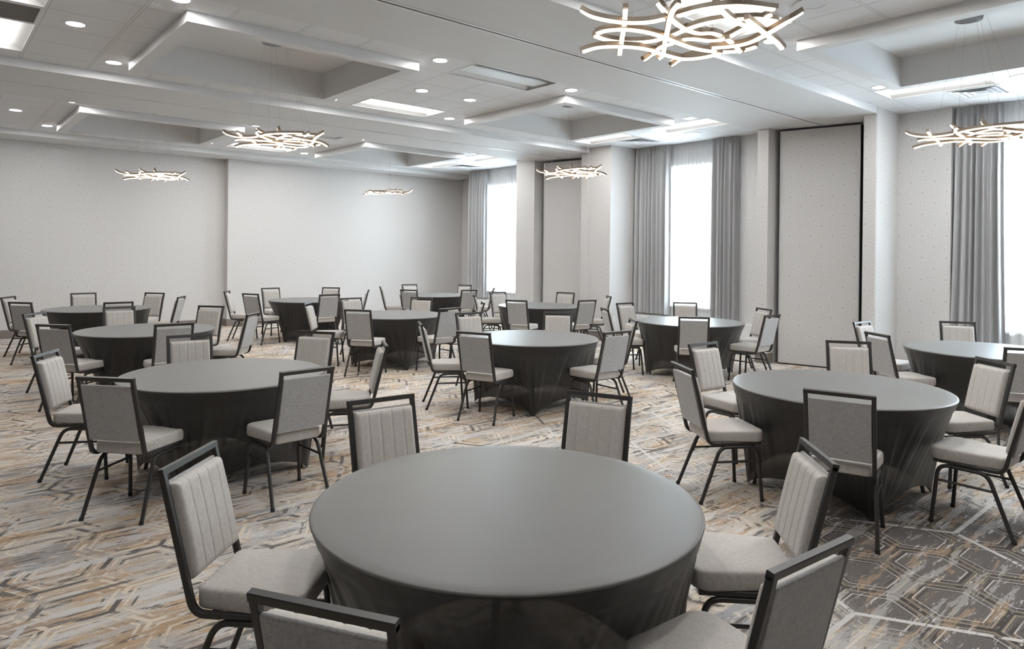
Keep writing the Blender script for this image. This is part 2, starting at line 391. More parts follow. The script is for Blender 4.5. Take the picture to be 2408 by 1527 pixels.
struct('baseboard_pilaster_far', bx(XP - .014, XP, 11.10, 11.734, 0, .163), 'base')
for i, (y0, y1) in enumerate(((3.956, 4.13), (5.59, 5.775), (9.49, 9.68), (11.10, 11.30))):
    b = BM(); box(b, XP - .016, XP + .0, y0, y1, .17, ZB); struct_paper('trim_%d' % (i + 1), b)
# pocket linings
for i, (y0, y1) in enumerate(((4.13, 5.59), (9.68, 11.10))):
    struct('trim_%d' % (i + 5), bx(10.985, 11.0, y0 + .001, y1 - .001, 0, ZB), 'dark')

def pocket_panel(p0, p1, z1, label):
    p0 = Vector(p0); p1 = Vector(p1); d = p1 - p0; L = d.length
    t = empty('folding_wall_panel', (p0.x, p0.y, 0), math.atan2(d.y, d.x))
    tag(t, label, 'door panel', 'folding wall pocket panels')
    b = bx(.012, L - .012, .0, .075, .03, z1 - .012); o = obj('panel', b, 'paper_x', t)
    b = BM(); box(b, 0, .012, -.006, .09, .02, z1); box(b, L - .012, L, -.006, .09, .02, z1); box(b, .012, L - .012, -.006, .09, z1 - .012, z1); box(b, .012, L - .012, -.004, .09, .02, .03)
    obj('edge_frame', b, 'alu', t)
    b = BM(); box(b, 0, L, .02, .07, 0.0, .02); obj('bottom_seal', b, 'dark', t)
    return t
pocket_panel((10.44, 5.50), (10.72, 4.37), 3.735, 'tall patterned wall panel closing the pocket between the middle and right windows')
pocket_panel((10.42, 10.99), (10.58, 9.93), 3.72, 'tall patterned wall panel closing the pocket between the far and middle windows')

# ceiling: three tiled fields, beams between
ROWY = (2.155, 7.625, 13.10)          # coffer row centres
COLX = (2.99, 7.755)
OX, OY = 1.22, 1.13                   # outer half sizes of coffer frames
IX, IY = 1.075, .99                   # inner half sizes
def tile_field(name, oy, x0, x1, y0, y1, holes):
    xs = sorted({x0, x1, *[h[0] for h in holes], *[h[1] for h in holes]}); ys = sorted({y0, y1, *[h[2] for h in holes], *[h[3] for h in holes]})
    xs = [x for x in xs if x0 <= x <= x1]; ys = [y for y in ys if y0 <= y <= y1]
    b = BM()
    for xa, xb in zip(xs, xs[1:]):
        for ya, yb in zip(ys, ys[1:]):
            cx, cy = (xa + xb) / 2, (ya + yb) / 2
            if any(h[0] < cx < h[1] and h[2] < cy < h[3] for h in holes): continue
            v = [b.verts.new(p) for p in ((xa - 4.72, ya - oy, 0), (xa - 4.72, yb - oy, 0), (xb - 4.72, yb - oy, 0), (xb - 4.72, ya - oy, 0))]
            b.faces.new(v)
    bmesh.ops.remove_doubles(b, verts=b.verts, dist=1e-5)
    return struct(name, b, 'tile', loc=(4.72, oy, ZC), recalc=False)
TR = []       # recessed troffers: x0,x1,y0,y1,lit,along x?
for ry in ROWY:
    TR += [(4.72, 6.02, ry - 1.53, ry - .93, ry != 7.625 and ry < 5, 'x'), (4.72, 6.02, ry + .885, ry + 1.49, True, 'x'),
           (9.27, 9.92, ry - 1.53, ry - .32, True, 'y'), (9.27, 9.92, ry + .28, ry + 1.49, True, 'y'), (.17, .82, ry + .28, ry + 1.49, True, 'y'), (.17, .82, ry - 1.53, ry - .32, True, 'y')]
for i, (ry, y0, y1, nm) in enumerate(((ROWY[0], YB, 3.956, 'near'), (ROWY[1], 5.80, 9.47, 'middle'), (ROWY[2], 11.27, 15.19, 'far'))):
    holes = [(cx - IX, cx + IX, ry - IY, ry + IY) for cx in COLX] + [t[:4] for t in TR if y0 < (t[2] + t[3]) / 2 < y1]
    tile_field('ceiling_tiles_' + nm, ry - 1.535, XL, 12.0, y0, y1, holes)
struct('ceiling_slab', bx(XL - .15, 12.2, YB - .15, 16.3, 4.24, 4.35), 'white')
k = 0
for ry in ROWY:
    for cx in COLX:
        b = BM()
        for (x0, x1, y0, y1) in ((cx - OX, cx - IX, ry - OY, ry + OY), (cx + IX, cx + OX, ry - OY, ry + OY), (cx - IX, cx + IX, ry - OY, ry - IY), (cx - IX, cx + IX, ry + IY, ry + OY)):
            box(b, x0, x1, y0, y1, ZB, 4.12)
        box(b, cx - OX, cx + OX, ry - OY, ry + OY, 4.12, 4.17)
        bmesh.ops.remove_doubles(b, verts=b.verts, dist=1e-5)
        k += 1; struct('trim_%d' % (k + 6), b, 'white')
def beam(name, y0, y1, x1, rail):
    b = bx(XL, x1, y0, y1, ZB, 4.1); struct(name, b, 'white')
    if rail:
        yc = (y0 + y1) / 2
        b = BM(); box(b, XL, x1, yc - .045, yc - .012, ZB - .006, ZB); box(b, XL, x1, yc + .012, yc + .045, ZB - .006, ZB)
        struct(name.replace('ceiling_beam', 'trim') + '_track', b, 'white_metal')
        struct(name.replace('ceiling_beam', 'trim') + '_track_slot', bx(XL, x1, yc - .012, yc + .012, ZB - .003, ZB), 'dark')
beam('ceiling_beam_near', 3.956, 5.80, 11.0, True)
beam('ceiling_beam_far', 9.47, 11.27, 11.0, True)
beam('ceiling_soffit_far', 15.19, 16.0, 11.5, False)
struct('ceiling_corner_far', bx(11.5, 12.1, 15.19, 16.1, ZC, ZC + .2), 'white')

# ------------------------------------------------------------------ windows
def window(n, wy0, wy1, x, z0=.74, z1=3.42):
    f = BM(); w = .055
    box(f, x, x + .06, wy0, wy0 + w, z0, z1); box(f, x, x + .06, wy1 - w, wy1, z0, z1); box(f, x, x + .06, wy0 + w, wy1 - w, z0, z0 + w); box(f, x, x + .06, wy0 + w, wy1 - w, z1 - w, z1)
    ym = (wy0 + wy1) / 2; box(f, x + .01, x + .05, ym - .02, ym + .02, z0 + w, z1 - w); zm = 1.95; box(f, x + .01, x + .05, wy0 + w, ym - .02, zm - .02, zm + .02); box(f, x + .01, x + .05, ym + .02, wy1 - w, zm - .02, zm + .02)
    o = struct('window_%d' % n, f, 'white_metal')
    obj('pane', bx(x + .027, x + .033, wy0 + w, wy1 - w, z0 + w, z1 - w), 'glass', o)
    obj('sill', bx(x - .16, x + .02, wy0 - .03, wy1 + .03, z0 - .03, z0), 'white', o)
window(1, 12.2, 13.95, XW + .12); window(2, 6.75, 8.25, XW + .12); window(3, .4, 2.95, 11.24 + .12)
struct('trim_window_ledge_middle', bx(10.90, XW, 6.1, 8.885, 0, .52), 'white')
struct('trim_window_ledge_far', bx(10.90, XW, 11.75, 14.5, 0, .50), 'white')
struct('trim_window_ledge_near', bx(11.0, 11.24, -.9, 3.24, 0, .40), 'white')

def drape(name, y0, y1, x, z0, z1, folds, amp, mat, label, cat, flare=0.0, head=.12, seed=1, group=None):
    rnd = random.Random(seed); ny = folds * 10; nz = 26
    ph = [rnd.uniform(-.5, .5) for _ in range(6)]
    def off(s, t):
        a = folds * 2 * PI * s + .8 * math.sin(2 * PI * s * 1.7 + ph[0]) + .35 * t * math.sin(2 * PI * s * 3.1 + ph[1])
        w = math.sin(a); w = math.copysign(abs(w) ** .75, w)
        return w * (1 + .35 * math.sin(2 * PI * s * 2.3 + ph[2])) + .25 * math.sin(a * 2.1 + ph[3] + t * .8)
    root = empty(name, (x, (y0 + y1) / 2, z0)); tag(root, label, cat, group)
    b = BM(); g = []
    zs = [z1 - head - (z1 - head - z0) * j / nz for j in range(nz + 1)]
    def grid(b, zs, fn):
        g = []
        for j, z in enumerate(zs):
            row = []
            for i in range(ny + 1):
                s = i / ny; dx, y = fn(s, j / (len(zs) - 1), z); row.append(b.verts.new((dx, y - (y0 + y1) / 2, z - z0)))
            g.append(row)
        for r0, r1 in zip(g, g[1:]):
            for i in range(ny): b.faces.new((r0[i], r0[i + 1], r1[i + 1], r1[i]))
    def body(s, t, z):
        ys = y0 + (y1 - y0) * s; ys += flare * (s - .5) * t * t
        return amp * 1.25 * (.55 + .45 * min(1, t * 4)) * off(s, t), ys
    grid(b, zs, body); o = obj('fabric_panel', b, mat, root, smooth=True, recalc=False)
    b = BM()
    def hd(s, t, z): return amp * (.55 * (.6 + .4 * t)) * off(s, 0) + amp * .22 * math.sin(folds * 3 * 2 * PI * s), y0 + (y1 - y0) * s
    grid(b, [z1 - head * k / 4 for k in range(5)], hd); obj('pleated_heading', b, mat, root, smooth=True, recalc=False)
    return root
DZ = ZC - .01
drape('curtain', 13.70, 14.47, 11.0, .56, DZ, 7, .038, 'curtain', 'grey floor-length curtain at the corner side of the farthest window', 'curtain', seed=3)
drape('sheer_curtain', 11.78, 13.74, 11.06, .56, DZ, 16, .018, 'sheer', 'white sheer curtain over the farthest bright window', 'sheer curtain', seed=4)
drape('curtain', 11.75, 12.35, 11.0, .56, DZ, 5, .038, 'curtain', 'grey curtain at the pilaster side of the farthest window', 'curtain', seed=5)
drape('curtain', 8.03, 8.86, 10.99, .56, DZ, 8, .042, 'curtain', 'grey curtain on the left of the middle window beside the pale return wall', 'curtain', seed=6)
drape('sheer_curtain', 6.9, 8.10, 11.06, .54, DZ, 13, .018, 'sheer', 'white sheer curtain over the middle window between two grey curtains', 'sheer curtain', seed=7)
drape('curtain', 6.56, 7.09, 10.99, .54, DZ, 6, .042, 'curtain', 'grey curtain on the right of the middle window, next to the tall pocket panel', 'curtain', seed=8)
drape('curtain', 2.66, 3.22, 11.13, .42, DZ, 7, .045, 'curtain', 'grey pleated curtain at the left of the right-hand window', 'curtain', seed=9, flare=.10)
drape('sheer_curtain', .3, 2.70, 11.19, .42, DZ, 18, .02, 'sheer', 'white sheer curtain of the right-hand window cut by the frame edge', 'sheer curtain', seed=10)
o = bx(10.34, 10.42, 8.893, 8.899, .38, .50, bev=.002); tag(obj('wall_outlet', o, 'plastic'), 'small white outlet plate low on the pale return wall left of the middle window', 'outlet')

# ------------------------------------------------------------------ ceiling fittings
ROWN = {2.155: 'nearest', 7.625: 'middle', 13.10: 'farthest'}
def troffer(x0, x1, y0, y1, lit, ax, label):
    cx, cy = (x0 + x1) / 2, (y0 + y1) / 2
    t = empty('ceiling_troffer', (cx, cy, ZC)); tag(t, label, 'ceiling light', 'recessed troffer lights')
    hx, hy = (x1 - x0) / 2, (y1 - y0) / 2
    b = BM(); d = .085
    def q(a): b.faces.new([b.verts.new(p) for p in a])
    ix, iy = (hx - .02, hy * .55) if ax == 'x' else (hx * .55, hy - .02)
    q([(-hx, -hy, 0), (hx, -hy, 0), (ix, -iy, d), (-ix, -iy, d)]); q([(hx, -hy, 0), (hx, hy, 0), (ix, iy, d), (ix, -iy, d)])
    q([(hx, hy, 0), (-hx, hy, 0), (-ix, iy, d), (ix, iy, d)]); q([(-hx, hy, 0), (-hx, -hy, 0), (-ix, -iy, d), (-ix, iy, d)])
    q([(-ix, -iy, d), (ix, -iy, d), (ix, iy, d), (-ix, iy, d)])
    obj('housing', b, 'white_metal', t, recalc=False)
    b = BM(); w = .018
    box(b, -hx, hx, -hy, -hy + w, -.004, 0.002); box(b, -hx, hx, hy - w, hy, -.004, .002); box(b, -hx, -hx + w, -hy + w, hy - w, -.004, .002); box(b, hx - w, hx, -hy + w, hy - w, -.004, .002)
    obj('frame', b, 'white_metal', t)
    lx, ly = (hx - .035, .13) if ax == 'x' else (.14, hy - .035)
    b = BM(); box(b, -lx, lx, -ly, ly, .018, .04, bev=.008); obj('lens', b, 'troffer' if lit else 'troffer_off', t)
    return t
for (x0, x1, y0, y1, lit, ax) in TR:
    row = min(ROWY, key=lambda r: abs(r - (y0 + y1) / 2)); side = 'near' if (y0 + y1) / 2 < row else 'far'
    if x0 < 1: where = 'left of the %s left coffer, %s end' % (ROWN[row], side)
    elif x0 < 6: where = 'between the two coffers of the %s row, %s side' % (ROWN[row], side)
    else: where = 'by the window wall beside the %s right coffer, %s end' % (ROWN[row], side)
    troffer(x0, x1, y0, y1, lit, ax, '%s recessed troffer %s' % ('lit' if lit else 'unlit', where))
def downlight(x, y, label):
    t = empty('downlight', (x, y, ZC)); tag(t, label, 'ceiling light', 'recessed downlights')
    obj('trim_ring', ring(BM(), 0, 0, -.006, .0, .076, .105), 'white_metal', t, smooth=False)
    obj('lens', disc(BM(), 0, 0, -.003, -.001, .076), 'down', t)
for ry in ROWY:
    for dx, dy, w in ((1.65, -1.365, 'near left corner of the left coffer'), (1.65, 1.30, 'far left corner of the left coffer'), (1.09, .01, 'left side of the left coffer'),
                   (4.345, -1.345, 'near right corner of the left coffer'), (4.34, 1.30, 'far right corner of the left coffer'), (4.99, .005, 'right side of the left coffer'), (5.79, .01, 'left side of the right coffer'),
                   (6.40, -1.37, 'near left corner of the right coffer'), (6.365, 1.30, 'far left corner of the right coffer'), (9.08, -1.345, 'near right corner of the right coffer'), (9.08, 1.33, 'far right corner of the right coffer'), (9.70, .01, 'right side of the right coffer')):
        downlight(dx, ry + dy, 'small round warm downlight at the %s, %s row' % (w, ROWN[ry]))
def speaker(x, y, r, label):
    t = empty('ceiling_speaker', (x, y, ZC)); tag(t, label, 'speaker', 'round ceiling speakers')
    obj('rim', ring(BM(), 0, 0, -.008, 0, r * .62, r), 'white_metal', t)
    b = BM(); disc(b, 0, 0, -.005, -.001, r * .62); obj('grille', b, 'troffer_off', t)
speaker(5.68, 2.71, .17, 'large round white ceiling speaker beside the lowest, nearest chandelier')
speaker(10.26, 7.04, .15, 'round white ceiling speaker before the middle window')
def vent(x0, x1, y0, y1, label, mat='white_metal'):
    cx, cy = (x0 + x1) / 2, (y0 + y1) / 2; hx, hy = (x1 - x0) / 2, (y1 - y0) / 2
    t = empty('air_diffuser', (cx, cy, ZC)); tag(t, label, 'air vent', 'square ceiling diffusers')
    obj('backing', bx(-hx + .03, hx - .03, -hy + .03, hy - .03, -.003, -.001), 'grille' if mat == 'grille' else 'grille_light', t)
    b = BM(); w = .035
    box(b, -hx, hx, -hy, -hy + w, -.008, 0); box(b, -hx, hx, hy - w, hy, -.008, 0); box(b, -hx, -hx + w, -hy + w, hy - w, -.008, 0); box(b, hx - w, hx, -hy + w, hy - w, -.008, 0)
    obj('frame', b, 'white_metal', t)
    if mat == 'grille': return
    for k in range(3):
        sx = hx - .055 - k * .07; sy = hy - .055 - k * .07; b = BM(); w = .035
        def pr(a0, a1, c0, c1): b.faces.new([b.verts.new(p) for p in (a0, a1, c1, c0)])
        o4 = [(-sx, -sy, -.016), (sx, -sy, -.016), (sx, sy, -.016), (-sx, sy, -.016)]; i4 = [(-sx + w, -sy + w, -.004), (sx - w, -sy + w, -.004), (sx - w, sy - w, -.004), (-sx + w, sy - w, -.004)]
        for a in range(4): pr(o4[a], o4[(a + 1) % 4], i4[a], i4[(a + 1) % 4])
        obj('louvre', b, 'white_metal', t, recalc=False)
vent(9.95, 10.58, 2.43, 3.00, 'square white air diffuser near the right-hand window')
vent(9.95, 10.58, 7.92, 8.50, 'square white air diffuser before the middle window')
vent(9.95, 10.58, 13.4, 13.97, 'square white air diffuser near the farthest window')
vent(.17, .82, 7.31, 7.90, 'dark square return air grille at the upper left corner of the ceiling', 'grille')

# ------------------------------------------------------------------ chandeliers
BARS = [[(-0.45, 0.266, 0.07), (-0.421, 0.21, 0.031), (-0.358, 0.137, 0.005), (-0.278, 0.08, 0.0), (-0.218, 0.006, 0.0), (-0.199, -0.079, 0.0)], [(-0.163, -0.11, 0.01), (-0.157, -0.233, 0.01), (-0.118, -0.338, 0.01), (-0.025, -0.408, 0.017), (0.168, -0.465, 0.03)], [(-0.215, 0.387, 0.02), (-0.107, 0.389, 0.02), (0.004, 0.345, 0.02), (0.088, 0.243, 0.02), (0.094, 0.112, 0.02), (0.067, -0.005, 0.02), (0.06, -0.115, 0.022), (0.089, -0.208, 0.025), (0.152, -0.278, 0.029), (0.23, -0.339, 0.034), (0.353, -0.371, 0.04)], [(-0.304, 0.289, -0.012), (-0.304, 0.216, -0.012), (-0.243, 0.139, -0.012), (-0.141, 0.096, -0.012), (-0.026, 0.085, -0.012), (0.1, 0.091, -0.012), (0.276, 0.089, -0.013), (0.404, 0.05, -0.014), (0.484, -0.022, -0.016), (0.502, -0.101, -0.019), (0.483, -0.181, -0.022)], [(-0.252, 0.451, -0.065), (-0.2, 0.375, -0.045), (-0.095, 0.329, -0.028), (0.027, 0.295, -0.016), (0.137, 0.281, -0.01), (0.266, 0.278, -0.012), (0.407, 0.245, -0.017), (0.445, 0.14, -0.023), (0.429, 0.004, -0.03)], [(-0.384, 0.026, 0.035), (-0.26, 0.138, 0.006), (-0.094, 0.294, -0.007), (0.025, 0.41, -0.04)], [(-0.245, -0.188, 0.035), (-0.209, -0.12, 0.015), (-0.067, 0.006, 0.003), (0.104, 0.151, -0.003), (0.245, 0.272, -0.018), (0.246, 0.309, -0.04)], [(-0.181, -0.015, 0.1), (-0.146, -0.027, 0.064), (-0.044, -0.012, 0.038), (0.067, -0.005, 0.025), (0.175, -0.009, 0.025), (0.232, -0.061, 0.025), (0.312, -0.069, 0.025)], [(-0.021, -0.223, 0.1), (-0.019, -0.266, 0.046), (0.068, -0.265, 0.02), (0.193, -0.254, 0.02), (0.255, -0.261, 0.02)], [(0.168, 0.09, 0.01), (0.2, 0.038, 0.01), (0.305, -0.014, 0.01), (0.318, -0.094, 0.01), (0.286, -0.199, 0.017), (0.256, -0.298, 0.031), (0.257, -0.397, 0.05)], [(0.296, -0.008, -0.03), (0.373, -0.09, -0.024), (0.391, -0.194, -0.021), (0.339, -0.332, -0.013), (0.336, -0.437, 0.02), (0.4, -0.479, 0.07)], [(0.09, -0.347, -0.005), (0.214, -0.333, -0.012), (0.392, -0.304, -0.015), (0.468, -0.306, -0.03), (0.528, -0.313, -0.06)], [(0.159, 0.345, -0.055), (0.218, 0.322, -0.009), (0.167, 0.224, 0.0), (0.16, 0.135, 0.0)], [(0.366, 0.303, -0.055), (0.428, 0.273, -0.009), (0.442, 0.184, 0.0), (0.454, 0.082, 0.0)], [(0.287, -0.119, -0.01), (0.408, -0.093, -0.01), (0.462, -0.108, -0.05)]]
def smooth_path(p, n=5):
    p = [Vector(a) for a in p]; out = []
    P = [p[0] * 2 - p[1]] + p + [p[-1] * 2 - p[-2]]
    for i in range(1, len(P) - 2):
        for k in range(n):
            t = k / n; a, b_, c, d = P[i - 1], P[i], P[i + 1], P[i + 2]
            out.append(.5 * ((2 * b_) + (c - a) * t + (2 * a - 5 * b_ + 4 * c - d) * t * t + (3 * b_ - a - 3 * c + d) * t ** 3))
    out.append(p[-1]); return out
def make_chandelier():
    r = empty('chandelier', (0, 0, 0))
    for p in BARS:
        pts = smooth_path(p)
        up_ = [(.013, -.003), (.013, .020), (-.013, .020), (-.013, -.003)]
        o = obj('light_bar', sweep(BM(), pts, [(y, x) for x, y in up_], Vector((0, 0, 1))), 'taupe_metal', r)
        lo = [(.0115, -.014), (.0115, -.003), (-.0115, -.003), (-.0115, -.014)]
        n = len(pts); ins = [pts[0].lerp(pts[1], .5)] + pts[1:-1] + [pts[-1].lerp(pts[-2], .5)]
        obj('diffuser', sweep(BM(), ins, [(y, x) for x, y in lo], Vector((0, 0, 1))), 'lamp', o)
    return r
def hang(root, x, y, z, label, group='tangled light bar chandeliers'):
    root.location = (x, y, z); tag(root, label, 'chandelier', group)
    top = 4.12 - z
    b = BM(); disc(b, 0, 0, top - .045, top - .012, .118, r2=.125); disc(b, 0, 0, top - .012, top, .105); obj('canopy', b, 'chrome', root)
    for i, (cx, cy) in enumerate(((-.283, .065), (-.08, -.43), (.03, .19), (.45, .06), (.28, -.42))):
        k = .30
        obj('suspension_cable', sweep(BM(), [(cx, cy, .01), (cx * k, cy * k, top - .04)], circ(.0010, 5)), 'wire', root)
ch0 = make_chandelier()
spots = [(2.99, 2.155, 2.93, 'largest, nearest chandelier of tangled glowing bars cut by the top edge'),
         (7.755, 2.155, 2.95, 'chandelier of tangled glowing bars in front of the right-hand window curtain'),
         (2.99, 7.625, 3.00, 'chandelier of tangled glowing bars hanging below the upper left coffer'),
         (7.755, 7.625, 3.02, 'chandelier of tangled glowing bars hanging before the far pocket panel'),
         (2.99, 13.10, 3.01, 'small distant chandelier of glowing bars at the left against the far wall'),
         (7.755, 13.10, 3.02, 'smallest, farthest chandelier of glowing bars left of the far window')]
roots = [ch0]
for i in range(1, 6): roots.append(copy_tree(ch0))
for r_, (x, y, z, lb) in zip(roots, spots): hang(r_, x, y, z, lb)
for i in (1, 3, 4, 5): roots[i].rotation_euler.z = (0, R(-38), 0, R(-30), R(10), R(160))[i]

# ------------------------------------------------------------------ chair
def make_chair():
    r = empty('banquet_chair', (0, 0, 0))
    # back plane: y at height z
    def yb(z): return -.232 - (z - .49) * (.332 - .232) / (.927 - .49)
    XS = .1855
    b = BM()
    for s in (-1, 1):
        pts = fillet([(s * XS, -.10, .412), (s * XS, -.205, .412), (s * XS, yb(.927), .927)], [.075], 9)
        sweep(b, pts, rrect(.025, .024))
    sl = Vector((0, yb(.927) - yb(.5), .427)).normalized(); fwd = Vector((0, 1, 0)); nrm = Vector((0, sl.z, -sl.y))
    sweep(b, [(-.198, yb(.927), .927), (.198, yb(.927), .927)], rrect(.026, .025), sl)
    obj('back_frame', b, 'bronze', r)
    # channelled cushion (front) and flat rear panel
    def P(x, v, d):                      # v height 0..1 along the back plane, d thickness towards the sitter
        z = .525 + v * (.878 - .525); return Vector((x, yb(z), z)) + nrm * d
    NX, NZ, HW = 80, 22, .170
    seams = [-1, -.6, -.2, .2, .6, 1]
    b = BM(); g = []
    for j in range(NZ + 1):
        v = j / NZ; row = []
        v = .5 - .5 * math.cos(PI * v) if j not in (0, NZ) else v
        for i in range(NX + 1):
            u = -1 + 2 * i / NX
            e = min((1 - abs(u)) * HW, v * .355, (1 - v) * .355); q = min(e / .022, 1); rd = math.sqrt(max(0, 1 - (1 - q) ** 2))
            k = max(a for a in range(5) if seams[a] <= u + 1e-9) if u < 1 else 4
            w = (u - seams[k]) / (seams[k + 1] - seams[k]); sc = min(1, math.sin(PI * min(max(w, 0), 1)) * 2.4) if 0 <= k <= 4 else 1
            d = .012 + .030 * rd * (.84 + .16 * math.sqrt(max(sc, 0))) + .004 * rd * (1 - (2 * v - 1) ** 2)
            row.append(b.verts.new(P(u * HW, v, d)))
        g.append(row)
    for r0, r1 in zip(g, g[1:]):
        for i in range(NX): b.faces.new((r0[i], r0[i + 1], r1[i + 1], r1[i]))
    # side skirt
    edge = g[0] + [row[-1] for row in g[1:]] + g[-1][-2::-1] + [row[0] for row in g[-2:0:-1]]
    back = [b.verts.new(vv.co - nrm * .012) for vv in edge]
    for i in range(len(edge)):
        k = (i + 1) % len(edge); b.faces.new((edge[i], edge[k], back[k], back[i]))
    obj('backrest', b, 'fabric', r, smooth=True)
    b = BM(); Mx = Matrix.Translation(P(0, 0, 0)) @ Matrix(((1, 0, 0), (0, nrm.y, sl.y), (0, nrm.z, sl.z))).to_4x4()
    box(b, -.172, .172, -.013, .003, -.006, .372, Mx, bev=.005); obj('back_panel', b, 'fabric_back', r, smooth=False)
    # seat cushion
    b = BM(); outl = []
    def corner(cx, cy, rad, a0):
        for k in range(7):
            a = R(a0 + 90 * k / 6); outl.append((cx + rad * math.cos(a), cy + rad * math.sin(a)))
    corner(.210 - .07, .215 - .07, .07, 0); corner(-.210 + .07, .215 - .07, .07, 90); corner(-.172 + .035, -.208 + .035, .035, 180); corner(.172 - .035, -.208 + .035, .035, 270)
    def inset(f, z, dome=0): return [b.verts.new((x * f, y * f, z)) for x, y in outl]
    L = [inset(.975, .424), inset(.993, .428), inset(1, .436), inset(1.003, .46), inset(1, .484), inset(.990, .4935), inset(.968, .4985), inset(.90, .5015), inset(.6, .504), inset(.3, .505)]
    n = len(outl)
    for a, c in zip(L, L[1:]):
        for i in range(n): b.faces.new((a[i], a[(i + 1) % n], c[(i + 1) % n], c[i]))
    b.faces.new(L[0][::-1]); b.faces.new(L[-1]); obj('seat', b, 'fabric', r, smooth=True)
    # seat frame with the horizontal part of the leg bows, legs, stretchers
    def xs(z): return .188 + (.2075 - .188) * (1 - z / .40)
    b = BM()
    for s in (-1, 1):
        sweep(b, [(s * .1855, -.13, .412), (s * .1855, .185, .412)], rrect(.022, .022))
        sweep(b, [(s * .187, .01, .3865), (s * .187, .03, .3865)], circ(.0129, 12)); sweep(b, [(s * .187, .02, .388), (s * .1855, .02, .41)], circ(.009, 8))
    sweep(b, [(-.19, -.135, .412), (.19, -.135, .412)], rrect(.02, .02), Vector((0, 0, 1)))
    sweep(b, [(-.19, .175, .412), (.19, .175, .412)], rrect(.02, .02), Vector((0, 0, 1)))
    obj('seat_frame', b, 'bronze', r)
    for s in (-1, 1):
        for foot, top, yend in ((.20 - .011, .158, .02), (-.265, -.118, .02)):
            b = sweep(BM(), fillet([(s * .2085, foot, .012), (s * .187, top, .3865), (s * .187, yend, .3865)], [.085], 9), circ(.0128, 12)); o = obj('leg', b, 'bronze', r, smooth=False)
            obj('foot_cap', sweep(BM(), [(s * .2092, foot + (foot - top) * .03, .0), (s * .2083, foot, .022)], circ(.0142, 12)), 'rubber', o)
        z = .285; t = (z - .012) / .3855
        yf = .189 + (.150 - .189) * t; yr = -.265 + (-.105 + .265) * t; xx = s * (.2085 + (.185 - .2085) * t)
        obj('stretcher', sweep(BM(), [(xx, yr, z), (xx, yf, z)], circ(.0085, 8)), 'bronze', r)
    return r
CH = [(1, 1, 1.041, 2.634, 2.358), (2, 1, 0.987, 1.634, 1.044), (3, 1, 1.899, 2.997, 3.243), (4, 1, 2.672, 2.529, 4.314), (5, 1, 2.607, 1.553, 5.512), (6, 1, 1.882, 1.201, 0.086), (7, 2, 4.474, 2.765, 2.137), (8, 2, 5.388, 3.245, 3.228), (9, 2, 4.46, 1.894, 1.27), (10, 2, 6.4, 2.62, 4.1), (11, 2, 6.158, 1.774, 5.355), (13, 3, 8.768, 3.216, 3.229), (14, 3, 7.854, 2.714, 2.173), (15, 3, 9.534, 2.642, 4.184), (17, 4, 4.529, 5.593, 1.176), (18, 4, 5.504, 4.975, 0.066), (19, 4, 4.551, 6.338, 2.068), (20, 4, 6.331, 5.546, 5.384), (21, 4, 5.458, 6.896, 3.25), (22, 4, 6.35, 6.43, 3.98), (23, 5, 7.838, 6.477, 2.146), (24, 5, 8.672, 6.888, 3.206), (25, 5, 9.384, 6.51, 4.031), (26, 5, 7.802, 5.333, 0.872), (27, 5, 9.315, 5.445, 5.206), (28, 5, 8.702, 4.997, 0.017), (29, 9, 7.884, 8.793, 1.114), (30, 9, 8.665, 8.311, 0.135), (31, 9, 9.57, 9.621, 4.331), (33, 9, 8.75, 10.241, 3.213), (34, 9, 9.535, 8.723, 5.372), (35, 8, 8.843, 13.723, 3.294), (36, 8, 7.96, 12.299, 1.062), (37, 8, 9.63, 13.1, 4.372), (38, 8, 8.769, 11.815, 0.06), (42, 6, 4.769, 8.621, 0.917), (43, 6, 5.698, 8.269, 6.252), (44, 6, 6.344, 9.814, 4.022), (45, 6, 4.725, 9.734, 2.234), (46, 6, 5.511, 10.223, 3.176), (47, 7, 4.711, 13.289, 2.128), (48, 7, 4.824, 12.619, 1.147), (49, 7, 5.544, 13.78, 3.094), (50, 7, 6.43, 13.458, 4.002), (51, 7, 5.644, 11.893, 0.065), (53, 10, 1.012, 6.163, 2.109), (54, 10, 1.124, 5.118, 0.843), (55, 10, 1.979, 4.756, 6.229), (56, 10, 2.785, 5.402, 5.15), (57, 10, 2.712, 6.2, 4.053), (58, 10, 1.875, 6.508, 3.257), (59, 11, 1.302, 9.941, 2.279), (60, 11, 1.293, 8.757, 0.844), (61, 11, 2.079, 8.27, 0.04), (62, 11, 2.928, 8.878, 5.448), (63, 11, 2.861, 9.901, 4.006), (64, 11, 2.05, 10.261, 3.151), (65, 12, 1.337, 13.439, 2.142), (66, 12, 1.346, 12.425, 0.884), (67, 12, 2.167, 13.777, 3.161), (68, 12, 2.941, 13.37, 4.032), (69, 12, 3.03, 12.491, 5.269), (70, 12, 2.231, 11.849, 0.021), (32, 6, 6.575, 8.805, 5.295), (40, 9, 8.107, 9.961, 2.177), (41, 8, 9.577, 12.181, 5.479), (39, 8, 8.021, 13.256, 2.055), (52, 7, 6.612, 12.601, 5.26), (12, 2, 5.263, 1.393, 0.011), (16, 3, 7.82, 1.75, 1.05)]
TD = {1: 'the large front table', 2: 'the right foreground table', 3: 'the right-edge table by the window', 4: 'the centre table', 5: 'the table before the middle window',
      6: 'the centre-left table before the wall jog', 7: 'the rear table at the wall jog', 8: 'the farthest table near the far window', 9: 'the table before the far pocket panel',
      10: 'the left foreground table', 11: 'the second table back on the left', 12: 'the rear left table by the far wall'}
chair0 = make_chair(); first = True
